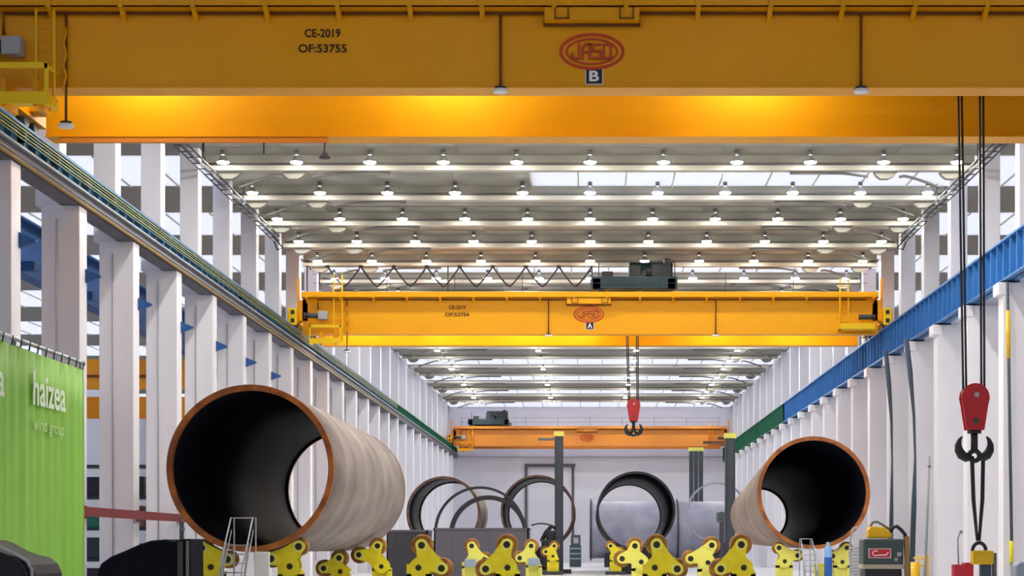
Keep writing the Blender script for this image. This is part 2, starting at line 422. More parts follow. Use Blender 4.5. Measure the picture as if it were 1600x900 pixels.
def make_trolley(label, Xc, Y0, Y1):
    r=root('hoist_trolley',label,'hoist trolley',(Xc,Y0,H(12.3))); og=tuple(r.location)
    b=MB(); z0=12.42; b.box(Xc-2.08,Xc+2.08,Y0,Y0+.35,H(z0),H(z0+.58)); b.box(Xc-2.08,Xc+2.08,Y1-.35,Y1,H(z0),H(z0+.58))
    b.box(Xc-2.0,Xc-1.6,Y0,Y1,H(z0),H(z0+.5)); b.box(Xc+1.6,Xc+2.0,Y0,Y1,H(z0),H(z0+.5)); b.box(Xc-1.9,Xc+1.9,Y0+.3,Y1-.3,H(z0+.44),H(z0+.5))
    b.build('frame','teal',r,og,bevel=.02)
    MB().box(Xc-1.55,Xc-1.0,Y0+.5,Y0+1.2,H(z0+.58),H(z0+.9)).build('motor','dark',r,og,bevel=.05)
    MB().cyl(Y0+1.6,H(z0+1.0),.5,Xc-.2,Xc+1.9,'x',20).build('rope_drum','teal',r,og)
    g=MB(); g.box(Xc-.25,Xc+.35,Y0+.4,Y0+1.2,H(z0+.5),H(z0+1.22)); g.box(Xc+.35,Xc+.6,Y0+.4,Y0+1,H(z0+.5),H(z0+.95)); g.build('gearbox','dark',r,og,bevel=.06)
    g=MB(); g.box(Xc+.85,Xc+1.75,Y0+.3,Y0+1.0,H(z0+.55),H(z0+1.25)); g.box(Xc+1.45,Xc+1.75,Y0+.3,Y0+.9,H(z0+1.2),H(z0+1.5)); g.build('control_cabinet','dark',r,og,bevel=.03)
    g=MB()
    for x in (Xc-1.7,Xc+1.95):
        g.tube([(x,Y0+.1,H(z0+.5)),(x,Y0+.1,H(z0+1.3))],.025,6)
    g.tube([(Xc+.2,Y0+.1,H(z0+1.25)),(Xc+1.95,Y0+.1,H(z0+1.3))],.02,6)
    g.build('handrail','darkgrey',r,og)
    for sx in (-1.6,1.6):
        for yy in (Y0+.2,Y1-.2): MB().cyl(Xc+sx,H(z0+.0),.17,yy-.09,yy+.09,'y',16).build('wheel','darkgrey',r,og)
    return r
def make_hook(label, Xc, Y, ztop, w, zrope, g=None):
    # ztop: top of the block (height above eye level); the block is about 0.68 wide and 1.13 tall
    r=root('hook_block',label,'hook block',(Xc,Y,H(ztop-1.9))); og=tuple(r.location); k=w/.68
    def P(x,z): return (Xc+k*x, H(ztop)+k*z)
    out=[]
    for i in range(13):
        a=math.radians(180-15*i); out.append(P(.335*math.cos(a), -.36+.34*math.sin(a)))
    out=[P(-.34,-.36)]+out+[P(.34,-.36),P(.30,-.55),P(.21,-1.13),P(-.21,-1.13),P(-.30,-.55)]
    m=MB(); m.prism(out,'y',Y-.16*k,Y-.09*k); m.prism(out,'y',Y+.09*k,Y+.16*k); m.prism([P(-.2,-.7),P(.2,-.7),P(.18,-1.1),P(-.18,-1.1)],'y',Y-.1*k,Y+.1*k); m.build('block_plate','redblk',r,og)
    MB().cyl(Xc,H(ztop)-.33*k,.28*k,Y-.085*k,Y+.085*k,'y',24).build('sheave','darkgrey',r,og)
    MB().cyl(Xc+.02*k,H(ztop)-.30*k,.06*k,Y-.2*k,Y+.2*k,'y',12).build('pin','boxgrey',r,og)
    s=MB(); s.prism([P(-.05,-.86),P(.07,-.86),P(.07,-.98),P(-.05,-.98)],'y',Y-.175*k,Y-.165*k); s.build('load_plate','wgreen',r,og)
    hk=MB(); hk.cyl(Xc,Y,.085*k,H(ztop)-1.62*k,H(ztop)-1.1*k,'z',16); hk.cyl(Xc,Y,.17*k,H(ztop)-1.21*k,H(ztop)-1.14*k,'z',16)
    # eye with a hole at the bottom of the double hook
    n=24; pts=[(Xc+.12*k*math.cos(2*math.pi*i/n),Y,H(ztop)-1.74*k+.12*k*math.sin(2*math.pi*i/n)) for i in range(n)]
    hk.tube(pts,.06*k,8,closed=True)
    for sg in (-1,1):
        prof=[(.10,-1.74,.10),(.2,-1.78,.115),(.3,-1.72,.12),(.37,-1.6,.105),(.385,-1.48,.08),(.35,-1.36,.05),(.29,-1.28,.02)]
        hk.tube([(Xc+sg*k*x,Y,H(ztop)+k*z) for x,z,_ in prof],[k*q for _,_,q in prof],10)
    hk.build('hook','dark',r,og)
    for dx in (-.26,-.19,.17,.24):
        MB().tube([(Xc+dx*k,Y,H(ztop)-.3*k),(Xc+dx*k*1.25-.09*k,Y,H(zrope))],.028*k,6).build('rope','rope',r,og)
    return r
def make_crane(letter, Yc, mt, name_label, texts, logoX, logoZ, trol, full=True, lamps=(-11.7,-2.0,6.05), mr='yellowb'):
    r=root('overhead_crane',name_label,'overhead crane',(0,Yc,H(ZB))); og=tuple(r.location)
    def B(name,m,mm,p=None,bevel=0): return m.build(name,mm,p or r,og,bevel)
    g=MB(); g.box(-13.85,13.85,Yc,Yc+.02,H(ZB),H(ZT)); g.box(-13.85,13.85,Yc+.62,Yc+.64,H(ZB),H(ZT)); g.box(-13.85,13.85,Yc-.05,Yc+.7,H(ZB)-.04,H(ZB)); g.box(-13.85,13.85,Yc-.05,Yc+.7,H(ZT),H(ZT)+.04)
    fg=B('girder',g,mt)
    g=MB(); Yr=Yc+4.9; g.box(-13.6,13.6,Yr,Yr+.02,H(ZB),H(ZT)); g.box(-13.6,13.6,Yr+.62,Yr+.64,H(ZB),H(ZT)); g.box(-13.6,13.6,Yr-.06,Yr+.72,H(ZB)-.05,H(ZB)); g.box(-13.6,13.6,Yr-.05,Yr+.7,H(ZT),H(ZT)+.04)
    B('girder',g,mt)
    # walkway edge along the girder top, with its brackets and the dark conduit under it
    g=MB(); g.box(-13.85,13.85,Yc-.40,Yc-.38,H(ZT)+.02,H(ZT)+.30); g.box(-13.85,13.85,Yc-.40,Yc,H(ZT)+.02,H(ZT)+.05)
    wk=B('walkway',g,mt)
    for i in range(18):
        x=-13.6+1.6*i; g=MB(); g.box(x-.05,x+.05,Yc-.44,Yc-.40,H(ZT)-.0,H(ZT)+.32); g.prism([(Yc-.40,H(ZT)+.02),(Yc,H(ZT)+.02),(Yc,H(ZT)-.22)],'x',x-.05,x+.05)
        B('bracket',g,mt,wk)
    Xl=logoX
    B('conduit',MB().tube([(-13.1,Yc-.05,H(11.45)),(-13.1,Yc-.05,H(ZT)-.03),(Xl-1.08,Yc-.05,H(ZT)-.03),(Xl-1.08,Yc-.05,H(ZT)-.29),(Xl+1.08,Yc-.05,H(ZT)-.29),(Xl+1.08,Yc-.05,H(ZT)-.03),(13.3,Yc-.05,H(ZT)-.03)],.035,6),'brown')
    g=MB(); g.box(Xl-1.05,Xl+1.05,Yc-.36,Yc,H(ZT)-.26,H(ZT)+.1)
    bx=B('access_box',g,mt)
    for q in (-.62,.82):
        g=MB()
        for a,b,c,d in ((-.16,.16,.28,.31),(-.16,.16,-.0,.03),(-.16,-.13,0,.31),(.13,.16,0,.31)):
            g.box(Xl+q-.05+a,Xl+q-.05+b,Yc-.39,Yc-.36,H(ZT)-.24+c,H(ZT)-.24+d)
        B('hatch_frame',g,'brown',bx)
    if full:
        hr=MB()
        for i in range(9): x=-13.0+3.25*i; hr.tube([(x,Yc-.38,H(ZT)+.3),(x,Yc-.38,H(ZT)+1.15)],.018,5)
        for z in (.72,1.15): hr.tube([(-13.3,Yc-.38,H(ZT)+z),(13.3,Yc-.38,H(ZT)+z)],.012,5)
        B('handrail',hr,'darkgrey')
    # lettering
    for (s,px,zz,wd,hh) in texts: textmesh('lettering',s,wd,hh,'black',r,og,(px,Yc-.012,H(zz)),'front',.022)
    logo(r,og,logoX,Yc-.001,H(logoZ),1.0)
    pl=letter and B('letter_plate',MB().box(logoX+.05-.2,logoX+.05+.2,Yc-.015,Yc,H(logoZ)-.74,H(logoZ)-.36),'white')
    nb=letter and B('letter_field',MB().box(logoX+.05-.18,logoX+.05+.18,Yc-.02,Yc-.014,H(logoZ)-.72,H(logoZ)-.38),'navy',pl)
    t=textmesh('letter',letter,.22,.24,'white',pl,og,(logoX+.05,Yc-.026,H(logoZ)-.55),'front',.03) if letter else None
    # lamps hung on the front girder
    for X in lamps:
        zb=ZB-(.78 if X<-11 else 0)
        lm=B('lamp_stem',MB().tube([(X,Yc-.06,H(ZT)-.05),(X,Yc-.06,H(zb)-.02)],.03,6),'brown')
        g=MB(); g.rings([(X,Yc-.06,H(zb)-.02,.06),(X,Yc-.06,H(zb)-.06,.16),(X,Yc-.06,H(zb)-.10,.18),(X,Yc-.06,H(zb)-.12,.1)],12,'z') if False else g.cyl(X,Yc-.06,.13,H(zb)-.07,H(zb)-.02,'z',12); B('lamp_shade',g,'darkgrey',lm)
        B('lens',MB().cyl(X,Yc-.06,.17,H(zb)-.15,H(zb)-.08,'z',12),'white',lm)
    # left service platform with rail, ladder, motor and junction box
    g=MB(); g.box(-13.4,-11.9,Yc-.85,Yc-.05,9.83+ZC,9.87+ZC); g.box(-13.4,-11.9,Yc-.87,Yc-.83,H(9.72),H(9.98)); g.box(-11.94,-11.88,Yc-.85,Yc-.05,H(9.72),H(9.98)); g.box(-13.4,-13.34,Yc-.85,Yc-.05,H(9.72),H(9.98))
    pf=B('platform',g,mr)
    g=MB(); g.box(-13.4,-11.88,Yc-.87,Yc-.81,H(10.49),H(10.62)); g.box(-11.95,-11.87,Yc-.87,Yc-.8,H(9.98),H(10.60)); g.box(-11.93,-11.88,Yc-.85,Yc-.05,H(10.53),H(10.59)); g.box(-13.4,-13.34,Yc-.87,Yc-.81,H(9.98),H(10.60))
    B('railing',g,mr,pf)
    for x in (-12.9,-12.2): B('platform_hanger',MB().box(x-.05,x+.05,Yc-.7,Yc+.2,H(9.7),H(ZB)),mt,pf)
    g=MB(); zl=13.1 if letter else 12.2; g.tube([(-11.9,Yc-.3,H(9.9)),(-11.9,Yc-.3,H(zl))],.035,6); g.tube([(-12.3,Yc-.3,H(9.9)),(-12.3,Yc-.3,H(zl))],.03,6)
    ld=B('ladder',g,mr)
    for i in range(13 if letter else 9): B('rung',MB().tube([(-12.3,Yc-.3,H(10.0+.24*i)),(-11.9,Yc-.3,H(10.0+.24*i))],.016,5),mt,ld)
    B('hanging_cable',MB().tube([(-11.72+.03*math.sin(i*1.3),Yc-.1,H(11.6-.1*i)) for i in range(15)],.03,6),mt)
    B('junction_box',MB().box(-13.05,-12.62,Yc-.4,Yc-.02,H(10.93),H(11.33)),'boxgrey',bevel=.02)
    m_=B('motor',MB().cyl(Yc-.3,H(11.12),.13,-13.75,-13.05,'x',16),'darkgrey')
    B('motor_fan_cover',MB().cyl(Yc-.3,H(11.12),.16,-13.8,-13.6,'x',16),'dark',m_)
    # right service platform
    g=MB(); g.box(11.95,13.6,Yc-.8,Yc-.05,H(10.42),H(10.46)); g.box(11.95,13.6,Yc-.84,Yc-.78,H(10.42),H(10.68)); g.box(11.95,12.01,Yc-.8,Yc-.05,H(10.42),H(10.68))
    pr=B('platform',g,mr)
    g=MB(); g.tube([(12.0,Yc-.3,H(10.5)),(12.0,Yc-.3,H(12.9))],.035,6); g.tube([(12.4,Yc-.3,H(10.5)),(12.4,Yc-.3,H(12.9))],.03,6)
    ld=B('ladder',g,mr)
    for i in range(10 if letter else 7): B('rung',MB().tube([(12.4,Yc-.3,H(10.6+.24*i)),(12.0,Yc-.3,H(10.6+.24*i))],.016,5),mt,ld)
    B('motor',MB().cyl(Yc-.3,H(11.05),.13,12.9,13.7,'x',16),'darkgrey')
    # end trucks on the runway rails
    for s in (-1,1):
        g=MB(); g.box(s*14.02,s*14.42,Yc-.9,Yc+6.4,H(10.78),H(11.35)); g.box(s*13.6,s*14.1,Yc,Yc+.64,H(10.9),H(11.9)); g.box(s*13.5,s*14.1,Yr,Yr+.64,H(10.9),H(11.9))
        et=B('end_truck',g,mt)
        for yy in (Yc-.35,Yc+.4,Yc+5.1,Yc+5.9): B('wheel',MB().cyl(yy,H(10.78),.24,s*14.14,s*14.34,'x',18),'darkgrey',et)
        g=MB(); g.box(s*13.98,s*14.36,Yc-1.0,Yc-.9,H(10.6),H(11.4)); b_=B('buffer_plate',g,mr,et)
        g=MB(); g.box(s*14.08,s*14.26,Yc-1.02,Yc-1.0,H(10.7),H(10.9)); g.box(s*14.08,s*14.26,Yc-1.02,Yc-1.0,H(11.1),H(11.3)); B('buffer',g,'dark',et)
        B('cable_post',MB().box(s*13.95,s*14.08,Yc-.3,Yc-.1,H(11.9),H(12.9)),'orange')
    return r
t2=[('CE-2019',-5.98,11.49,.80,.19),('OF:53755',-5.98,11.15,1.08,.19)]
crB=make_crane('B',41.5,'yellow','big yellow twin-girder overhead crane across the top of the picture, marked B',t2,.04,11.08,None)
t1=[('CE-2019',-6.4,11.55,.80,.19),('OF:53754',-6.4,11.2,1.15,.19)]
crA=make_crane('A',89.4,'yellow','yellow twin-girder overhead crane in mid hall, marked A',t1,-.06,11.22,None)
make_crane('',188.2,'orange','small orange overhead crane in front of the far end wall',[],-.3,11.1,None,lamps=(),mr='yellow')
make_trolley('dark hoist trolley at the right end of the front crane',9.15,41.2,47.3)
make_trolley('dark teal hoist trolley on top of the second crane',wx(991,89),89.1,95.2)
make_trolley('tiny dark hoist trolley on the far orange crane',-10.3,187.9,194.0)
make_hook('large red hook block with black double hook at right, a sling on it',9.15,44.2,(CY-598)*44.2/F,.68,12.7)
make_hook('small red hook block hanging empty from the second crane in mid hall',wx(990,92),92.0,(CY-622)*92/F,.68,12.7)
for crB,Yc_,X,em_,zf in [(crB,41.5,x,'addedlight',13.3) for x in (-10.9,-3.5,4.0)]+[(crA,89.4,x,'addedlight2',12.75) for x in (-11.5,-7.5,-3.5,-.5,6.2,10.2)]:  # added unseen lamps that brighten the rear girders, hidden behind the front ones
    yr=Yc_+4.9; g=MB(); g.tube([(X,yr+.3,H(11.99)),(X,yr+.3,H(zf-.05)),(X,yr-.8,H(zf))],.04,8)
    fl_=g.build('added_light',M['brown'],crB,tuple(crB.location))
    MB().box(X-.3,X+.3,yr-1.15,yr-.7,H(zf-.1),H(zf+.04)).build('added_light_housing','lampbody',fl_,tuple(crB.location))
    MB().box(X-.25,X+.25,yr-1.1,yr-.75,H(zf-.13),H(zf-.1)).build('lens',em_,fl_,tuple(crB.location))
# crane-B underslung bar with small lamps at left
r=root('lamp_bar','orange bar with hanging lamps under the front crane, left part','lamp bar',(wx(300,46.8),46.8,H(10.2))); og=tuple(r.location)
MB().box(wx(95,46.4),wx(512,46.4),46.35,46.5,H(10.12),H(10.24)).build('bar','orange',r,og)
for px,py in ((507,243),(412,240),(318,238)):
    x=wx(px,46.4); z=wz(py,46.4); g=MB(); g.tube([(x,46.42,H(10.15)),(x,46.42,z)],.02,6)
    if px==507: g.rings([(x,z+.1,46.42,.04),(x,z,46.42,.12),(x,z-.05,46.42,.16)],12,'z'); g.cyl(x,46.42,.13,z-.07,z-.05,'z',12)
    g.build('lamp' if px==507 else 'hook','darkgrey',r,og)
# festoon cable on crane A
Yf=90.6; r=root('festoon_cable','looped black festoon cable on top of the second crane, left of its trolley','cable',(wx(700,Yf),Yf,H(12.3))); og=tuple(r.location)
MB().tube([(wx(478,Yf),Yf,H(13.72)),(wx(930,Yf),Yf,H(13.72))],.02,5).build('festoon_track','darkgrey',r,og)
g=MB(); x=wx(512,Yf); step=wx(563.6,Yf)-wx(512,Yf)
for i in range(8):
    pts=[]
    for j in range(17):
        u=j/16; pts.append((x+step*(i+u),Yf,H(12.72)+ .98*abs(2*u-1)**1.25))
    MB().tube(pts,.04,6).build('cable_loop','dark',r,og)
    MB().box(x+step*i-.1,x+step*i+.1,Yf-.06,Yf+.06,H(13.64),H(13.76)).build('cable_carrier','darkgrey',r,og)
g=MB(); 
for px in (480,700,925): g.box(wx(px,Yf)-.03,wx(px,Yf)+.03,Yf-.03,Yf+.03,H(12.0),H(13.75))
g.build('post','darkgrey',r,og)
# sling and lifting clamp
Y=44.2; r=root('lifting_sling','black two-leg lifting sling hanging from the large red hook block','sling',(wx(1527,Y),Y,wz(850,Y))); og=tuple(r.location)
for a,b in (((1519,716),(1527,845)),((1536,716),(1530,845))):
    x0,z0=wx(a[0],Y),wz(a[1],Y); x1,z1=wx(b[0],Y),wz(b[1],Y)
    MB().tube([(x0+.02,Y,z0+.05),(x0,Y,z0-.1),((x0+x1)/2+(.03 if a[0]>1527 else -.03),Y,(z0+z1)/2),(x1,Y,z1)],[.03,.05,.05,.035],8).build('sling_leg','dark',r,og)
g=MB(); n=20; zc_=wz(856,Y); xc_=wx(1530,Y)
g.tube([(xc_+.16*math.cos(math.pi*i/n),Y,zc_-.08+.2*math.sin(math.pi*i/n)) for i in range(n+1)],.045,8); g.build('shackle','dark',r,og)
r=root('lifting_clamp','yellow lifting clamp under the black sling at bottom right','clamp',(wx(1535,Y),Y,0)); og=tuple(r.location)
MB().box(wx(1518,Y),wx(1551,Y),Y-.18,Y+.18,wz(882,Y),wz(860,Y)).build('clamp_body','wyellow',r,og,bevel=.05)
MB().box(wx(1531,Y),wx(1548,Y),Y-.1,Y+.1,0,wz(882,Y)).build('column','wedge',r,og,bevel=.02)
MB().box(wx(1551,Y),wx(1556,Y),Y-.1,Y+.1,0,wz(864,Y)).build('side_post','conduit',r,og)
MB().box(wx(1520,Y),wx(1557,Y),Y-.3,Y+.3,0,.25).build('foot','darkgrey',r,og)

# ------------------------------------------------------------------ steel tower sections
def section(label, name, c0, y0, r0, c1, y1, r1, mo, mi_, mf, seams=7, wall=.05, fl=.15, g=None):
    r=root(name,label,'steel tube',(c0[0],y0,c0[1]-r0),g); og=tuple(r.location)
    def at(t): return (c0[0]+(c1[0]-c0[0])*t, y0+(y1-y0)*t, c0[1]+(c1[1]-c0[1])*t, r0+(r1-r0)*t)
    m=MB(); ln=y1-y0; outer=[at(0)]
    for i in range(1,seams):
        t=i/seams; cx,a,cz,rr=at(t)
        for d,h in ((-.10,0),(-.05,.022),(.05,.022),(.10,0)): outer.append((cx,a+d,cz,rr+h))
    outer.append(at(1))
    inner=[(c[0],c[1],c[2],c[3]-wall) for c in (at(1),at(.5),at(0))]
    mis=[0]*(len(outer)-1)+[1]+[1,1]+[1]
    m.rings(outer+inner,96,'y',closed=True,mis=mis); m.build('shell',[M[mo],M[mi_]],r,og)
    for t,sg in ((0,-1),(1,1)):
        cx,a,cz,rr=at(t); a0=a-.12 if sg<0 else a-.06; a1=a+.06 if sg<0 else a+.12
        q=MB(); q.rings([(cx,a0,cz,rr+.012),(cx,a1,cz,rr+.012),(cx,a1,cz,rr-fl),(cx,a0,cz,rr-fl)],96,'y',closed=True,sm=False); q.build('flange',mf,r,og)
    return r
R=2.3
section('large grey-brown steel tower section with rusty front rim, left foreground','steel_tower_section',(wx(392,51.3),wz(732,51.3)),51.3,R,(wx(392,51.3),wz(732,51.3)),70.9,R,'shell','inner','rust',8)
yR=76.2; b1=100.0
section('tapering grey-brown steel tower section with rusty rim at right','steel_tower_section',(wx(1271,yR),wz(770,yR)),yR,R,(wx(1187,b1),wz(806,b1)),b1,1.56,'shellR','inner','rust',7)
section('short dark steel tube with brown rim behind the large left section','steel_tower_section',(wx(693,116),wz(802,116)),116,R,(wx(693,116),wz(802,116)),124,R,'shell','innerT','rustd',3)
section('thin brown steel ring standing beside the dark tall post','steel_tower_ring',(wx(840,116),wz(800,116)),116,R,(wx(840,116),wz(800,116)),125.5,R,'rustd','innerT','rustd',3,fl=.12)
section('black steel tube seen end-on right of the hall centre','steel_tower_section',(wx(994,109),wz(798,109)),109,R,(wx(994,109),wz(798,109)),130,R,'ringd','innerT','ringd',6,fl=.12)
def ring(label,cx,cz,y,r,w,t,mt):
    q=MB(); q.rings([(cx,y,cz,r),(cx,y+w,cz,r),(cx,y+w,cz,r-t),(cx,y,cz,r-t)],96,'y',closed=True,sm=False)
    o=q.build('steel_flange_ring',mt,None,(cx,y,cz-r)); tag(o,label,'ring'); return o
ring('large thin black steel hoop standing behind the grey steel bin',wx(750,95),2.35+.02,95,2.35,.35,.13,'ringd')
ring('smaller black steel hoop standing inside the large thin hoop',wx(763,108),2.32,108,2.30,.5,.26,'ringd')
ring('thin pale grey steel hoop in front of the blue-grey tube',wx(1121,141),wz(801,141),141,2.32,.7,.12,'ringg')
# tube lying across the hall
Yt=150.0; r=root('steel_tube_across','blue-grey steel tube lying across the far hall behind the black tube','steel tube',(wx(1030,Yt),Yt,.5)); og=tuple(r.location)
x0,x1=wx(921,Yt),wx(1141,Yt); zc2=2.35+.65
m=MB(); m.rings([(Yt,x0,zc2,2.3),(Yt,x0+.3,zc2,2.34),(Yt,x0+.5,zc2,2.3),(Yt,(x0+x1)/2,zc2,2.3),(Yt,x1-.5,zc2,2.3),(Yt,x1-.3,zc2,2.34),(Yt,x1,zc2,2.3),(Yt,x1,zc2,2.2),(Yt,x0,zc2,2.2)],64,'x',closed=True); m.build('shell','shellG',r,og)
for q in (x0+.05,x0+7.0,x1-.15): MB().rings([(Yt,q,zc2,2.5),(Yt,q+.12,zc2,2.5),(Yt,q+.12,zc2,2.15),(Yt,q,zc2,2.15)],64,'x',closed=True,sm=False).build('flange','ringd',r,og)
for q in (x0+1.5,x1-1.5):
    MB().box(q-.3,q+.3,Yt-1.6,Yt+1.6,0,1.0).build('cradle','dark',r,og)

def cradle(label,px,pyc,y0,y1,r):
    x=wx(px,y0); zc=wz(pyc,y0); R_=root('pipe_cradle',label,'cradle',(x,(y0+y1)/2,0),'dark cradles under the far tubes'); og=tuple(R_.location)
    n=2 if y1-y0>1.5 else 1
    for k in range(n):
        y=y0+.15 if n==1 else (y0+.5+(y1-y0-1.5)*k)
        pts=[(x+r*math.sin(math.radians(a)),zc-r*math.cos(math.radians(a))) for a in range(-28,29,4)]
        MB().prism([(x-1.4,0)]+pts+[(x+1.4,0)],'y',y,y+.35).build('saddle','dark',R_,og)
cradle('dark cradle under the short dark tube behind the large left section',693,802,116,124,2.315)
cradle('dark cradle under the thin brown ring',840,800,116,125.5,2.315)
cradle('dark cradle under the black end-on tube',994,798,109,130,2.315)
cradle('dark cradle under the thin pale grey hoop',1121,801,141,141.7,2.325)
# ------------------------------------------------------------------ roller stands
def blob(T,L,P,rt,rl_,rp):
    ctr=((T[0]+L[0]+P[0])/3,(T[1]+L[1]+P[1])/3); out=[]
    caps=[(ctr,c,.27,q) for c,q in ((T,rt),(L,rl_),(P,rp))]
    def inside(x,z):
        for a,b,ra,rb in caps:
            dx,dz=b[0]-a[0],b[1]-a[1]; l2=dx*dx+dz*dz or 1e-9; t=max(0,min(1,((x-a[0])*dx+(z-a[1])*dz)/l2))
            rr=ra+(rb-ra)*t
            if (x-a[0]-dx*t)**2+(z-a[1]-dz*t)**2<rr*rr: return True
        return False
    for i in range(90):
        a=2*math.pi*i/90; d=.05
        while d<1.6 and inside(ctr[0]+d*math.cos(a),ctr[1]+d*math.sin(a)): d+=.012
        out.append((ctr[0]+d*math.cos(a),ctr[1]+d*math.sin(a)))
    return out
def roller(label, Y, T, L, P, mt='ry', motor=False, rw=.31):
    T,L,P=[(wx(a,Y),wz(b,Y)) for a,b in (T,L,P)]
    r=root('roller_stand',label,'roller stand',(P[0],Y,0),'yellow roller stands'); og=tuple(r.location)
    o=blob(T,L,P,.175,.175,.26)
    for ya in (Y-.06,Y+.44): MB().prism(o,'y',ya,ya+.06).build('bogie_plate',mt,r,og)
    for c in (T,L):
        w=MB(); w.rings([(c[0],Y+.03,c[1],rw-.04),(c[0],Y+.05,c[1],rw),(c[0],Y+.41,c[1],rw),(c[0],Y+.43,c[1],rw-.04)],32,'y'); w.cyl(c[0],c[1],rw-.035,Y+.035,Y+.425,'y',32)
        wo=w.build('wheel','tyre',r,og)
        n=24
        bs=MB(); bs.rings([(c[0],Y-.085,c[1],.165),(c[0],Y-.06,c[1],.165),(c[0],Y-.06,c[1],.10),(c[0],Y-.085,c[1],.10)],24,'y',closed=True,sm=False); bs.build('bearing_ring','ryl',wo,og)
        MB().cyl(c[0],c[1],.1,Y-.075,Y+.5,'y',18).build('pin','pin',wo,og)
    MB().cyl(P[0],P[1],.085,Y-.075,Y+.5,'y',18).build('pivot_pin','pin',r,og)
    p=MB(); sx=1 if L[0]>T[0] else -1
    p.box(P[0]-.34,P[0]-.2,Y-.02,Y+.44,.2,P[1]+.1); p.box(P[0]+.2,P[0]+.34,Y-.02,Y+.44,.2,P[1]-.12); p.box(P[0]-.34,P[0]+.34,Y-.02,Y+.44,.75,.85)
    p.box(P[0]-.3,P[0]+.3,Y+.05,Y+.3,.2,P[1]-.05)
    p.build('pedestal',mt,r,og)
    MB().box(P[0]-.6,P[0]+.6,Y-.2,Y+.65,0,.2).build('base','darkgrey',r,og,bevel=.02)
    if motor:
        MB().box(P[0]-.22,P[0]+.25,Y-.45,Y-.08,P[1]-.1,P[1]+.22).build('gear_motor','paleblue',r,og,bevel=.04)
    return r
YA=51.6
roller('yellow roller stand under the right edge of the large left section\'s front',YA,(467,854),(424,873),(453,885),rw=.25)
roller('yellow roller stand half hidden by the aluminium steps under the large left section',YA,(316,856),(356,874),(330,886),rw=.25)
roller('yellow roller stand under the far right end of the large left section',67,(590,853),(561,867),(596,885),motor=False)
roller('low yellow roller stand in shadow under the middle of the large left section',66,(530,872),(506,888),(532,893))
roller('empty yellow roller stand left of the grey steel bin',52.5,(659,852),(690,888),(654,887))
roller('empty yellow roller stand in front of the grey steel bin\'s right side, second large one',52.5,(792,851),(759,889),(793,887))
roller('smaller yellow roller stand in front of the grey steel bin with grey gear motor',75,(737,853),(757,874),(735,882),'ryl',motor=True)
roller('pale yellow roller stand right of the grey steel bin with grey gear motor',78,(830,853),(812,872),(834,880),'ryl',motor=True)
roller('small far yellow roller stand under the thin brown ring',107.5,(866,853),(853,862),(864,869))
roller('small far yellow roller stand under the black end-on tube',108,(954,853),(969,862),(962,869))
roller('slim pale yellow roller stand behind the large one right of hall centre',66,(992,853),(972,873),(1002,878),'ryl')
roller('large empty yellow roller stand right of hall centre, its low wheel to the right',52.5,(1026,851),(1058,889),(1023,887))
roller('pale yellow roller stand between the two large ones right of hall centre',64,(1112,852),(1079,873),(1106,879),'ryl')
roller('large empty yellow roller stand in front of the tapering right section',52.5,(1158,851),(1126,889),(1162,887))
roller('yellow roller stand under the left edge of the right section\'s front',yR+.4,(1217,856),(1246,868),(1226,877),'ryl',rw=.26)
roller('yellow roller stand under the right edge of the right section\'s front',yR+.4,(1323,856),(1301,869),(1316,878),'ryl',rw=.26)

# ------------------------------------------------------------------ things in the left foreground
X0=-12.0; r=root('welding_enclosure','lime green tarpaulin enclosure with white lettering at the left edge','tarpaulin',(X0,40,0)); og=tuple(r.location)
m=MB(); ny,nz=90,6; y0,y1=34.0,44.1; zt=4.36+ZC
for side in (0,1):
    for j in range(nz+1):
        for i in range(ny+1):
            y=y0+(y1-y0)*i/ny; z=.05+(zt-.12-.05)*j/nz
            amp=.03+.05*(j/nz)**3
            sag=.06*abs(math.sin(y*math.pi/.62)) if j==nz else 0
            m.v.append((X0+amp*.6*math.sin(y*10.1)+.02*math.sin(y*3.7)-side*.05,y,z-sag))
W=ny+1; N=W*(nz+1)
for j in range(nz):
    for i in range(ny):
        a=j*W+i; m.face([a,a+1,a+W+1,a+W],0,True); m.face([N+a,N+a+W,N+a+W+1,N+a+1],0,True)
for i in range(ny): a=nz*W+i; m.face([a,a+1,N+a+1,N+a]); m.face([i+1,i,N+i,N+i+1])
for j in range(nz): a=j*W; b=j*W+ny; m.face([a+W,a,N+a,N+a+W]); m.face([b,b+W,N+b+W,N+b])
m.build('tarpaulin','tarp',r,og)
g=MB(); g.tube([(X0-.02,y0,zt),(X0-.02,y1,zt)],.05,8)
for yy in (y0+.1,39,y1-.05): g.tube([(X0-.1,yy,0),(X0-.1,yy,zt)],.04,8)
g.build('frame','alu',r,og)
g=MB()
for i in range(17): yy=y0+.3+.6*i; g.tube([(X0,yy,zt-.16),(X0+.03,yy,zt+.03)],.018,5)
g.build('eyelet','darkgrey',r,og)
textmesh('lettering','haizea',2.45,.72,'tarpw',r,og,(X0+.065,41.02,H(3.42)),'side',.015)
textmesh('lettering','wind group',2.3,.36,'tarpw2',r,og,(X0+.065,40.98,H(2.62)),'side',.0)
textmesh('lettering','haizea',2.45,.72,'tarpw',r,og,(X0+.065,36.6,H(3.42)),'side',.015)
# red guard rail on the left columns
r=root('guard_rail','dark red horizontal guard rail along the first left columns','guard rail',(-13.95,44.6,H(.95))); og=tuple(r.location)
MB().box(-13.9,-13.97,44.6,66.5,H(.86),H(1.12)).build('rail','redrail',r,og)
for y in (45.2,51.3,57.3,63.3): MB().box(-13.97,-14.0,y,y+.25,H(.8),H(1.15)).build('rail_plate','redrail',r,og)
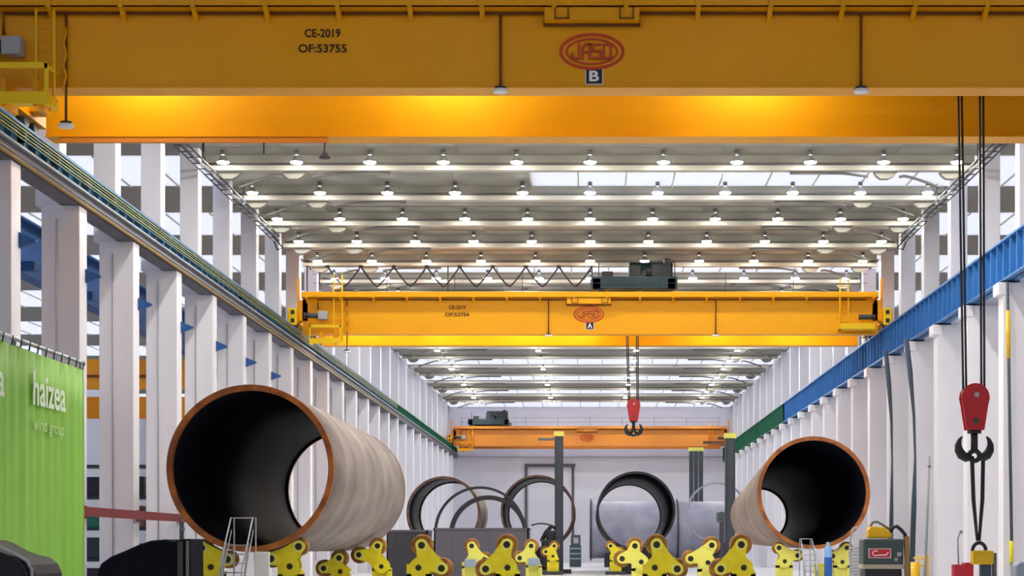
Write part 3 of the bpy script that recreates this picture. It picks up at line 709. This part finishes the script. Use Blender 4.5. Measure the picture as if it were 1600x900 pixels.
# black covered machine
Y=46; r=root('covered_machine','machine under a black cover with humped back, left of the aluminium steps','machine',(wx(250,Y),Y,0)); og=tuple(r.location)
prof=[(178,960),(177,893),(183,880),(198,869),(218,861),(238,852),(258,845),(280,843),(292,846),(304,843),(318,842),(319,960)]
poly=[(wx(a,Y+1.6),max(0,wz(b,Y+1.6))) for a,b in prof]
MB().prism(poly,'y',Y,Y+1.6).build('cover','cover',r,og,bevel=.06)
MB().box(wx(278,Y),wx(286,Y),Y-.05,Y,0,wz(846,Y)).build('strap','darkgrey',r,og)
MB().tube([(wx(278,Y),Y+.3,wz(850,Y)),(wx(278,Y),Y+.3,wz(806,Y))],.025,6).build('rod','darkgrey',r,og)
MB().box(wx(291,Y),wx(295,Y),Y-.05,Y+.02,0,wz(845,Y)).build('edge_strip','conduit',r,og)
# dark grey hood, bottom-left corner
Y=34; r=root('machine_hood','dark grey rounded machine hood in the bottom left corner','machine',(wx(40,Y),Y,0)); og=tuple(r.location)
prof=[(-60,960),(-60,846),(-20,843),(10,844),(24,849),(45,861),(62,867),(80,871),(92,881),(98,895),(100,960)]
poly=[(wx(a,Y+1.8),max(0,wz(b,Y+1.8))) for a,b in prof]
MB().prism(poly,'y',Y,Y+1.8).build('hood','hood',r,og,bevel=.05)
MB().tube([(wx(a,Y),Y-.01,wz(b,Y)) for a,b in ((-60,848),(-20,850),(6,858),(26,867),(42,876),(50,890),(51,930))],.03,6).build('trim','boxgrey',r,og)
MB().tube([(wx(a,Y),Y-.01,wz(b,Y)) for a,b in ((22,872),(36,884),(42,896),(43,930))],.035,6).build('seam','dark',r,og)
# aluminium steps
def steps(label, Y, xl, xr, xlt, xrt, ytop, ystep, mt):
    r=root('access_steps',label,'steps',(wx((xl+xr)/2,Y),Y,0)); og=tuple(r.location)
    zt=wz(ytop,Y); zs=wz(ystep,Y); L0,R0=wx(xl,Y),wx(xr,Y); L1,R1=wx(xlt,Y),wx(xrt,Y); n=7
    for a,b in ((L0,L1),(R0,R1)):
        g=MB(); g.tube([(a,Y-.9,0.02),(a,Y-.85,1.0),(b,Y-.1,zt),(b,Y+.35,zt),(b,Y+.35,zs)],.022,8); g.tube([(a,Y-.75,.5),(b,Y,zs+.35)],.016,6); g.build('handrail',mt,r,og)
        g=MB(); g.prism([(Y-.95,0),(Y-.8,0),(Y+.1,zs),(Y-.05,zs)],'x',a-.02,a+.02); g.build('stringer',mt,r,og)
    g=MB(); g.tube([(L1,Y+.35,zt),(R1,Y+.35,zt)],.018,6); g.build('back_rail',mt,r,og)
    for i in range(n):
        t=(i+.8)/n; yy=Y-.85+.9*t; z=zs*t
        MB().box(L0+.02,R0-.02,yy-.1,yy+.1,z-.03,z).build('tread',mt,r,og)
    for a in (L1,R1): MB().tube([(a,Y+.35,0),(a,Y+.35,zs)],.025,6).build('leg',mt,r,og)
    return r
s1=steps('aluminium steps with handrails leading into the large left section',50.0,352,387,362,396,809,848,'alu')
tag(MB().box(wx(398,50.4),wx(421,50.4),50.3,50.5,0,wz(862,50.4)).build('white_panel','white',None,(wx(410,50.4),50.4,0),bevel=.02),'small white panel leaning beside the aluminium steps','panel')
steps('small pale steps standing before the right section\'s mouth',74.6,1254,1274,1251,1268,842,856,'alu')

# ------------------------------------------------------------------ mid-hall
def steelbin(label,Y,x0,x1,yt,dp,mt):
    r=root('steel_bin',label,'steel bin',(wx((x0+x1)/2,Y),Y,0)); og=tuple(r.location); a,b=wx(x0,Y),wx(x1,Y); z=wz(yt,Y)
    g=MB(); g.box(a,b,Y,Y+.06,0,z); g.box(a,b,Y+dp-.06,Y+dp,0,z); g.box(a,a+.06,Y,Y+dp,0,z); g.box(b-.06,b,Y,Y+dp,0,z); g.box(a,b,Y,Y+dp,0,.1); g.build('body',mt,r,og)
    g=MB(); g.box(a-.03,b+.03,Y-.04,Y+.05,z-.06,z+.03); g.box(a-.03,a+.05,Y-.04,Y+dp,z-.06,z+.03); g.box(b-.05,b+.03,Y-.04,Y+dp,z-.06,z+.03); g.build('rim','midgrey',r,og)
    g=MB()
    for i in range(1,5): x=a+(b-a)*i/5; g.box(x-.03,x+.03,Y-.02,Y,.1,z)
    g.build('stiffener',mt,r,og); return r
steelbin('wide purple-grey steel bin behind the yellow roller stands, left of centre',82,678,826,826,2.5,'midgrey')
steelbin('dark grey steel bin beside the far end of the large left section',86,604,668,829,2.5,'darkgrey')
def post(label,Y,xs,yt,mt,boom=None,base=True):
    r=root('welding_column',label,'welding column',(wx(sum(xs[0])/2,Y),Y,0)); og=tuple(r.location)
    for (a,b) in xs:
        g=MB(); g.box(wx(a,Y),wx(b,Y),Y-.28,Y+.28,.2,wz(yt,Y)); g.build('mast',mt,r,og)
        MB().box(wx(a,Y)-.06,wx(b,Y)+.06,Y-.34,Y+.34,wz(yt,Y),wz(yt,Y)+.3).build('cap','ryl',r,og)
        g=MB()
        for dx in (.05,.95): g.box(wx(a,Y)+(wx(b,Y)-wx(a,Y))*dx-.03,wx(a,Y)+(wx(b,Y)-wx(a,Y))*dx+.03,Y-.34,Y-.28,.2,wz(yt,Y)-.1)
        g.build('guide_rail','darkgrey',r,og)
    a=wx(xs[0][0],Y); b=wx(xs[-1][1],Y)
    MB().box(a-.5,b+.5,Y-.9,Y+.9,0,.25).build('base','dark',r,og)
    if boom:
        MB().box(wx(boom[0],Y),wx(boom[1],Y),Y-.5,Y-.28,wz(boom[2]+2,Y),wz(boom[2]-2,Y)).build('boom',boom[3],r,og)
    return r
M['slate']=mat('slate_post',(66,78,88),.5,var=.15,scale=2)
post('tall slate grey post with yellow cap at hall centre, thin boom to the left',113.2,[(867,880)],682,'slate',(841,868,687,'conduit'))
post('tall slate grey post with yellow cap in front of the right end of the far crane',112,[(1133,1148)],685,'slate',(1098,1134,692,'rustd'))
post('slate grey triple post with yellow caps behind the blue-grey tube',158,[(1077,1083),(1084.5,1090.5),(1092,1098)],705,'slate')
# dark welding machine by the post
Y=111; r=root('welding_robot','black welding machine with arms at the foot of the thin brown ring','machine',(wx(862,Y),Y,0)); og=tuple(r.location)
g=MB(); g.box(wx(846,Y),wx(866,Y),Y-.4,Y+.4,.3,wz(843,Y)); g.box(wx(853,Y),wx(868,Y),Y-.3,Y+.3,wz(845,Y),wz(829,Y)); g.build('body','dark',r,og,bevel=.1)
g=MB(); g.tube([(wx(846,Y),Y,wz(846,Y)),(wx(853,Y),Y,wz(832,Y)),(wx(862,Y),Y,wz(822,Y)),(wx(868,Y),Y,wz(826,Y))],.13,8); g.build('arm','dark',r,og)
g=MB(); g.tube([(wx(830,Y)+i*.12,Y-.2,wz(818,Y)-.02*(i-5)**2*.25) for i in range(11)],.05,6); g.build('cable','darkgrey',r,og)
MB().box(wx(845,Y),wx(872,Y),Y-.6,Y+.6,0,.3).build('base','darkgrey',r,og)
Y=150; r=root('service_stand','dark blue service stand with pale panel at far hall centre','stand',(wx(899,Y),Y,0)); og=tuple(r.location)
g=MB(); g.box(wx(890,Y),wx(908,Y),Y,Y+.8,0,wz(852,Y)); g.box(wx(894,Y),wx(907,Y),Y,Y+.06,wz(852,Y),wz(836,Y)); g.box(wx(892,Y),wx(894,Y),Y,Y+.1,wz(852,Y),wz(837,Y)); g.build('frame','slate',r,og)
MB().box(wx(896,Y),wx(904,Y),Y-.04,Y,wz(849,Y),wz(840,Y)).build('panel','boxgrey',r,og)
g=MB()
for i in range(3): g.box(wx(891,Y),wx(907,Y),Y-.1,Y,wz(858+8*i,Y),wz(856+8*i,Y))
g.build('shelf','paleblue',r,og)
Y=139; r=root('welding_tractor','small olive welding tractor clamped on the pale hoop','machine',(wx(1127,Y),Y,wz(822,Y))); og=tuple(r.location)
MB().box(wx(1119,Y),wx(1133,Y),Y-.3,Y+.3,wz(816,Y),wz(800,Y)).build('body','conduit',r,og,bevel=.1)
MB().cyl(wx(1127,Y),wz(806,Y),.3,Y-.5,Y-.3,'y',16).build('reel','wgreen',r,og)
MB().box(wx(1124,Y),wx(1131,Y),Y-.2,Y+.2,0,wz(815,Y)).build('stand','darkgrey',r,og)

# ------------------------------------------------------------------ right foreground
Y=53; r=root('welding_machine','dark green welding machine with red label and yellow feeder, at right','welding machine',(wx(1384,Y),Y,0)); og=tuple(r.location)
a,b=wx(1349,Y),wx(1412,Y)
MB().box(a,b,Y,Y+.9,wz(884,Y),wz(842,Y)).build('housing','wgreen',r,og,bevel=.05)
MB().box(a-.02,b+.02,Y-.03,Y+.93,wz(889,Y),wz(882,Y)).build('base_band','beige',r,og,bevel=.02)
MB().box(a+.05,b-.05,Y,Y+.9,.3,wz(889,Y)).build('lower_housing','dark',r,og,bevel=.03)
for q in (a+.2,b-.2): MB().cyl(q,.16,.16,Y+.1,Y+.2,'y',16).build('wheel','dark',r,og)
MB().box(a+.1,b-.1,Y+.05,Y+.8,.14,.34).build('chassis','darkgrey',r,og)
lab=MB().box(wx(1357,Y),wx(1392,Y),Y-.02,Y,wz(872,Y),wz(857,Y)).build('label_plate','white',r,og,bevel=.0)
rp=MB(); rp.box(wx(1358.2,Y),wx(1390.8,Y),Y-.03,Y-.02,wz(871,Y),wz(858,Y)); rp.build('label_field','toolred',lab,og)
g=MB(); n=14; cxl,czl=wx(1368,Y),wz(864.5,Y)
g.tube([(cxl+.085*math.cos(math.radians(50+260*i/n)),Y-.034,czl+.07*math.sin(math.radians(50+260*i/n))) for i in range(n+1)]+[(cxl+.30,Y-.034,czl-.05),(cxl+.36,Y-.034,czl+.03)],.016,6); g.build('emblem','white',lab,og)
g=MB(); g.cyl(wx(1405,Y),wz(866,Y),.07,Y-.03,Y,'y',14); g.cyl(wx(1400,Y),wz(874,Y),.05,Y-.03,Y,'y',12); g.build('dial','boxgrey',r,og)
f=MB(); f.prism([(wx(1358,Y),wz(841,Y)),(wx(1358,Y),wz(828,Y)),(wx(1362,Y),wz(822,Y)),(wx(1384,Y),wz(824,Y)),(wx(1395,Y),wz(834,Y)),(wx(1395,Y),wz(841,Y))],'y',Y+.15,Y+.6); fo=f.build('wire_feeder','wyellow',r,og,bevel=.03)
g=MB(); g.tube([(wx(p,Y),Y+.3,wz(q,Y)) for p,q in ((1362,824),(1366,816),(1373,815),(1382,820),(1394,828))],.035,8); g.build('handle','conduit',fo,og)
g=MB(); g.tube([(wx(p,Y),Y+.3,wz(q,Y)) for p,q in ((1394,832),(1398,824),(1404,822),(1411,828),(1417,835),(1418,860),(1420,899),(1420,925))],.055,8); g.build('hose','dark',r,og)
MB().box(wx(1414,Y),wx(1420,Y),Y-.1,Y+.1,0,wz(838,Y)).build('hose_post','pipebr',r,og)
# hose rack of pale loops left of the welder
Y=57; r=root('hose_rack','rack of pale grey stacked hoses between right section and welding machine','hose rack',(wx(1336,Y),Y,0)); og=tuple(r.location)
for i in range(9):
    z=wz(898-5.2*i,Y); n=16
    MB().tube([(wx(1336,Y)+.17*math.cos(2*math.pi*j/n),Y+.17*math.sin(2*math.pi*j/n),z) for j in range(n)],.03,6,closed=True).build('hose_loop','boxgrey',r,og)
g=MB(); g.tube([(wx(1329,Y),Y,0),(wx(1329,Y),Y,wz(842,Y)),(wx(1333,Y),Y,wz(826,Y)),(wx(1342,Y),Y,wz(823,Y))],.03,8); g.tube([(wx(1344,Y),Y,0),(wx(1344,Y),Y,wz(846,Y))],.03,8); g.build('stand','alu',r,og)
MB().box(wx(1328,Y),wx(1345,Y),Y-.3,Y+.3,0,.1).build('base','darkgrey',r,og)
# gas bottle
Y=73.6; r=root('gas_bottle','slim blue gas bottle standing before the right section\'s mouth','gas bottle',(wx(1294,Y),Y,0)); og=tuple(r.location); x=wx(1294,Y)
g=MB(); g.rings([(x,.0,Y,.02),(x,.0,Y,.16),(x,1.2,Y,.16)],20,'z'); g.build('bottle','gasblue',r,og)
g=MB(); g.rings([(x,1.2,Y,.16),(x,1.5,Y,.155),(x,1.62,Y,.12),(x,1.7,Y,.05),(x,1.8,Y,.04),(x,1.8,Y,.001)],20,'z'); g.build('shoulder','gaslight',r,og)
MB().tube([(x-.07,Y,1.77),(x+.07,Y,1.77)],.03,8).build('valve','boxgrey',r,og)
Y=74.2; r=root('yellow_crate','small yellow steel crate beside the blue gas bottle','crate',(wx(1281,Y),Y,0)); og=tuple(r.location)
MB().box(wx(1274,Y),wx(1288,Y),Y,Y+.5,0,wz(882,Y)).build('body','ryl',r,og,bevel=.02)
MB().box(wx(1273.5,Y),wx(1288.5,Y),Y-.02,Y+.52,wz(884,Y),wz(881,Y)).build('rim','ry',r,og)
# thin mast
Y=60; x=wx(1448,Y); r=root('thin_mast','thin grey mast with small finial on a yellow foot, right of the welding machine','mast',(x,Y,0)); og=tuple(r.location)
MB().tube([(wx(1445,Y),Y,.5),(wx(1452,Y),Y,wz(722,Y))],[.05,.035],8).build('pole','ledge',r,og)
g=MB(); g.rings([(wx(1452,Y),wz(732,Y),Y,.02),(wx(1452,Y),wz(729,Y),Y,.07),(wx(1452,Y),wz(726,Y),Y,.02),(wx(1452,Y),wz(712,Y),Y,.012)],10,'z'); g.build('finial','conduit',r,og)
g=MB()
for q in (1436,1445,1450): g.tube([(wx(q,Y),Y,0),(wx(q,Y),Y,wz(866,Y))],.03,6)
for z in (872,884): g.tube([(wx(1427,Y),Y,wz(z,Y)),(wx(1451,Y),Y,wz(z,Y))],.025,6)
g.build('foot_frame','wyellow',r,og)
MB().cyl(wx(1429,Y),Y,.13,0,wz(878,Y),'z',14).build('drum','wyellow',r,og)
# red tool box with thin hook-ended rod
Y=50; r=root('tool_box','red tool box with thin bent rod at bottom right, left of the clamp','tool box',(wx(1506,Y),Y,0)); og=tuple(r.location)
MB().box(wx(1491,Y),wx(1509,Y),Y,Y+.4,0,wz(882,Y)).build('body','toolred',r,og,bevel=.02)
MB().box(wx(1507,Y),wx(1521,Y),Y-.03,Y+.4,0,wz(879,Y)).build('door','redblk',r,og,bevel=.02)
MB().tube([(wx(p,Y),Y+.2,wz(q,Y)) for p,q in ((1500,883),(1499,855),(1499,842),(1501,835),(1504,832))],.02,6).build('rod','ledge',r,og)
g=MB(); g.cyl(wx(1504,Y),wz(831,Y),.045,Y+.16,Y+.24,'y',12); g.build('rod_knob','ledge',r,og)
Y=50; r=root('grey_cabinet','pale blue-grey cabinet at the bottom right corner','cabinet',(wx(1600,Y),Y,0)); og=tuple(r.location)
MB().prism([(wx(1587,Y),0),(wx(1588,Y),wz(884,Y)),(wx(1594,Y),wz(878,Y)),(wx(1640,Y),wz(876,Y)),(wx(1640,Y),0)],'y',Y,Y+.7).build('body','paleblue',r,og,bevel=.04)
# downpipe / cables on the right columns
def drop(label,Y,pts,rad,mt):
    o=MB().tube([(wx(p,Y),Y,max(.02,wz(q,Y))) for p,q in pts],rad,8).build('drop_cable',mt,None,(wx(pts[-1][0],Y),Y,0)); tag(o,label,'cable'); return o
drop('dark slate cable hanging down the right columns, the left one of two',84.6,[(1384,548),(1389,600),(1393,660),(1394,720),(1393,800),(1391,920)],[.10,.11,.06,.04,.09,.11],'wedge')
drop('dark slate cable hanging down the right columns, nearer the mast',78.6,[(1416,530),(1422,580),(1428,650),(1430,715),(1428,790),(1424,920)],[.11,.11,.06,.045,.11,.12],'wedge')
Yp=62.5; r=root('downpipe','thin dark pipe with yellow band down the right-hand edge column','pipe',(wx(1577,Yp),Yp,0)); og=tuple(r.location)
MB().tube([(wx(1582,Yp),Yp,0),(wx(1574,Yp),Yp,wz(440,Yp))],.055,8).build('pipe','wedge',r,og)
MB().tube([(wx(1580.6,Yp),Yp,wz(880,Yp)),(wx(1580,Yp),Yp,wz(845,Yp))],.07,8).build('band','ry',r,og)
MB().tube([(wx(1575.6,Yp),Yp,wz(560,Yp)),(wx(1575,Yp),Yp,wz(485,Yp))],.07,8).build('band','wyellow',r,og)

# ------------------------------------------------------------------ side aisles seen between the columns
r=root('aisle_runway','deep blue runway beam of the left aisle seen between the columns','crane runway',(-16.5,40,H(8))); og=tuple(r.location)
MB().box(-16.4,-16.5,44,150,H(7.9),H(9.4)).build('web','blueD',r,og)
MB().box(-16.2,-16.7,44,150,H(9.4),H(9.46)).build('flange','blueD',r,og)
MB().box(-16.2,-16.7,44,150,H(7.86),H(7.92)).build('flange','blueD',r,og)
for k in range(0,16): MB().box(-15.28,-16.4,51.0+6*k,51.3+6*k,H(7.6),H(7.86)).build('bracket','blueD',r,og)
for s,lab in ((-1,'orange crane girder in the left aisle, seen in the gaps between columns'),(1,'orange crane girder in the right aisle behind the columns')):
    Y=76; r=root('aisle_crane',lab,'overhead crane',(s*30,Y,H(5.6))); og=tuple(r.location)
    MB().box(s*16,s*(WL-.03),Y,Y+.6,H(6.5),H(7.7)).build('girder','aislecrane',r,og)
    MB().box(s*17,s*43.5,Y+3,Y+3.6,H(5.5),H(6.4)).build('girder','aislecrane',r,og)
    MB().box(s*17,s*43.5,Y-.06,Y,H(6.95),H(7.05)).build('conduit','brown',r,og)
Y=77; r=root('storage_rack','tall dark storage rack with boxes behind the first left columns','storage rack',(-22,Y,0)); og=tuple(r.location)
g=MB()
for x in (-28.9,-26,-23,-20,-17.2):
    g.box(x-.06,x+.06,Y,Y+.1,0,5.2); g.box(x-.06,x+.06,Y+1.2,Y+1.3,0,5.2)
g.build('upright','slate',r,og)
for z in (1.0,2.3,3.6,4.9): MB().box(-29,-17.1,Y,Y+1.3,z,z+.12).build('shelf','teal',r,og)
cols=['dark','teal','darkgrey','green','rustd','navy']
k=0
for z in (0,1.12,2.42,3.72):
    for x in (-28.8,-27.3,-25.8,-24.2,-22.8,-21.3,-19.7,-18.3):
        h=random.uniform(.6,.95); o=MB().box(x,x+1.15,Y+.15,Y+1.1,z,z+h).build('stored_box',cols[k%6],None,(x+.5,Y+.6,z),bevel=.03)
        tag(o,'dark box on the storage rack behind the left columns','box','boxes on the storage rack'); k+=1

# ------------------------------------------------------------------ light and camera
w=bpy.data.worlds.new('World'); bpy.context.scene.world=w; w.use_nodes=True
bg=w.node_tree.nodes['Background']; bg.inputs[0].default_value=(1,.99,.985,1); bg.inputs[1].default_value=1.9
cam=bpy.data.cameras.new('Camera'); co=bpy.data.objects.new('Camera',cam); C.objects.link(co)
co.location=(0,0,ZC); co.rotation_euler=(math.pi/2,0,0); cam.sensor_width=36; cam.lens=36*F/1600
cam.shift_x=(800-CX)/1600; cam.shift_y=(CY-450)/1600; cam.clip_end=600; cam.clip_start=.1
sc=bpy.context.scene; sc.camera=co
sc.view_settings.view_transform='Standard'; sc.view_settings.look='None'; sc.view_settings.gamma=1; sc.view_settings.use_curve_mapping=False
sc.view_settings.exposure=1.68
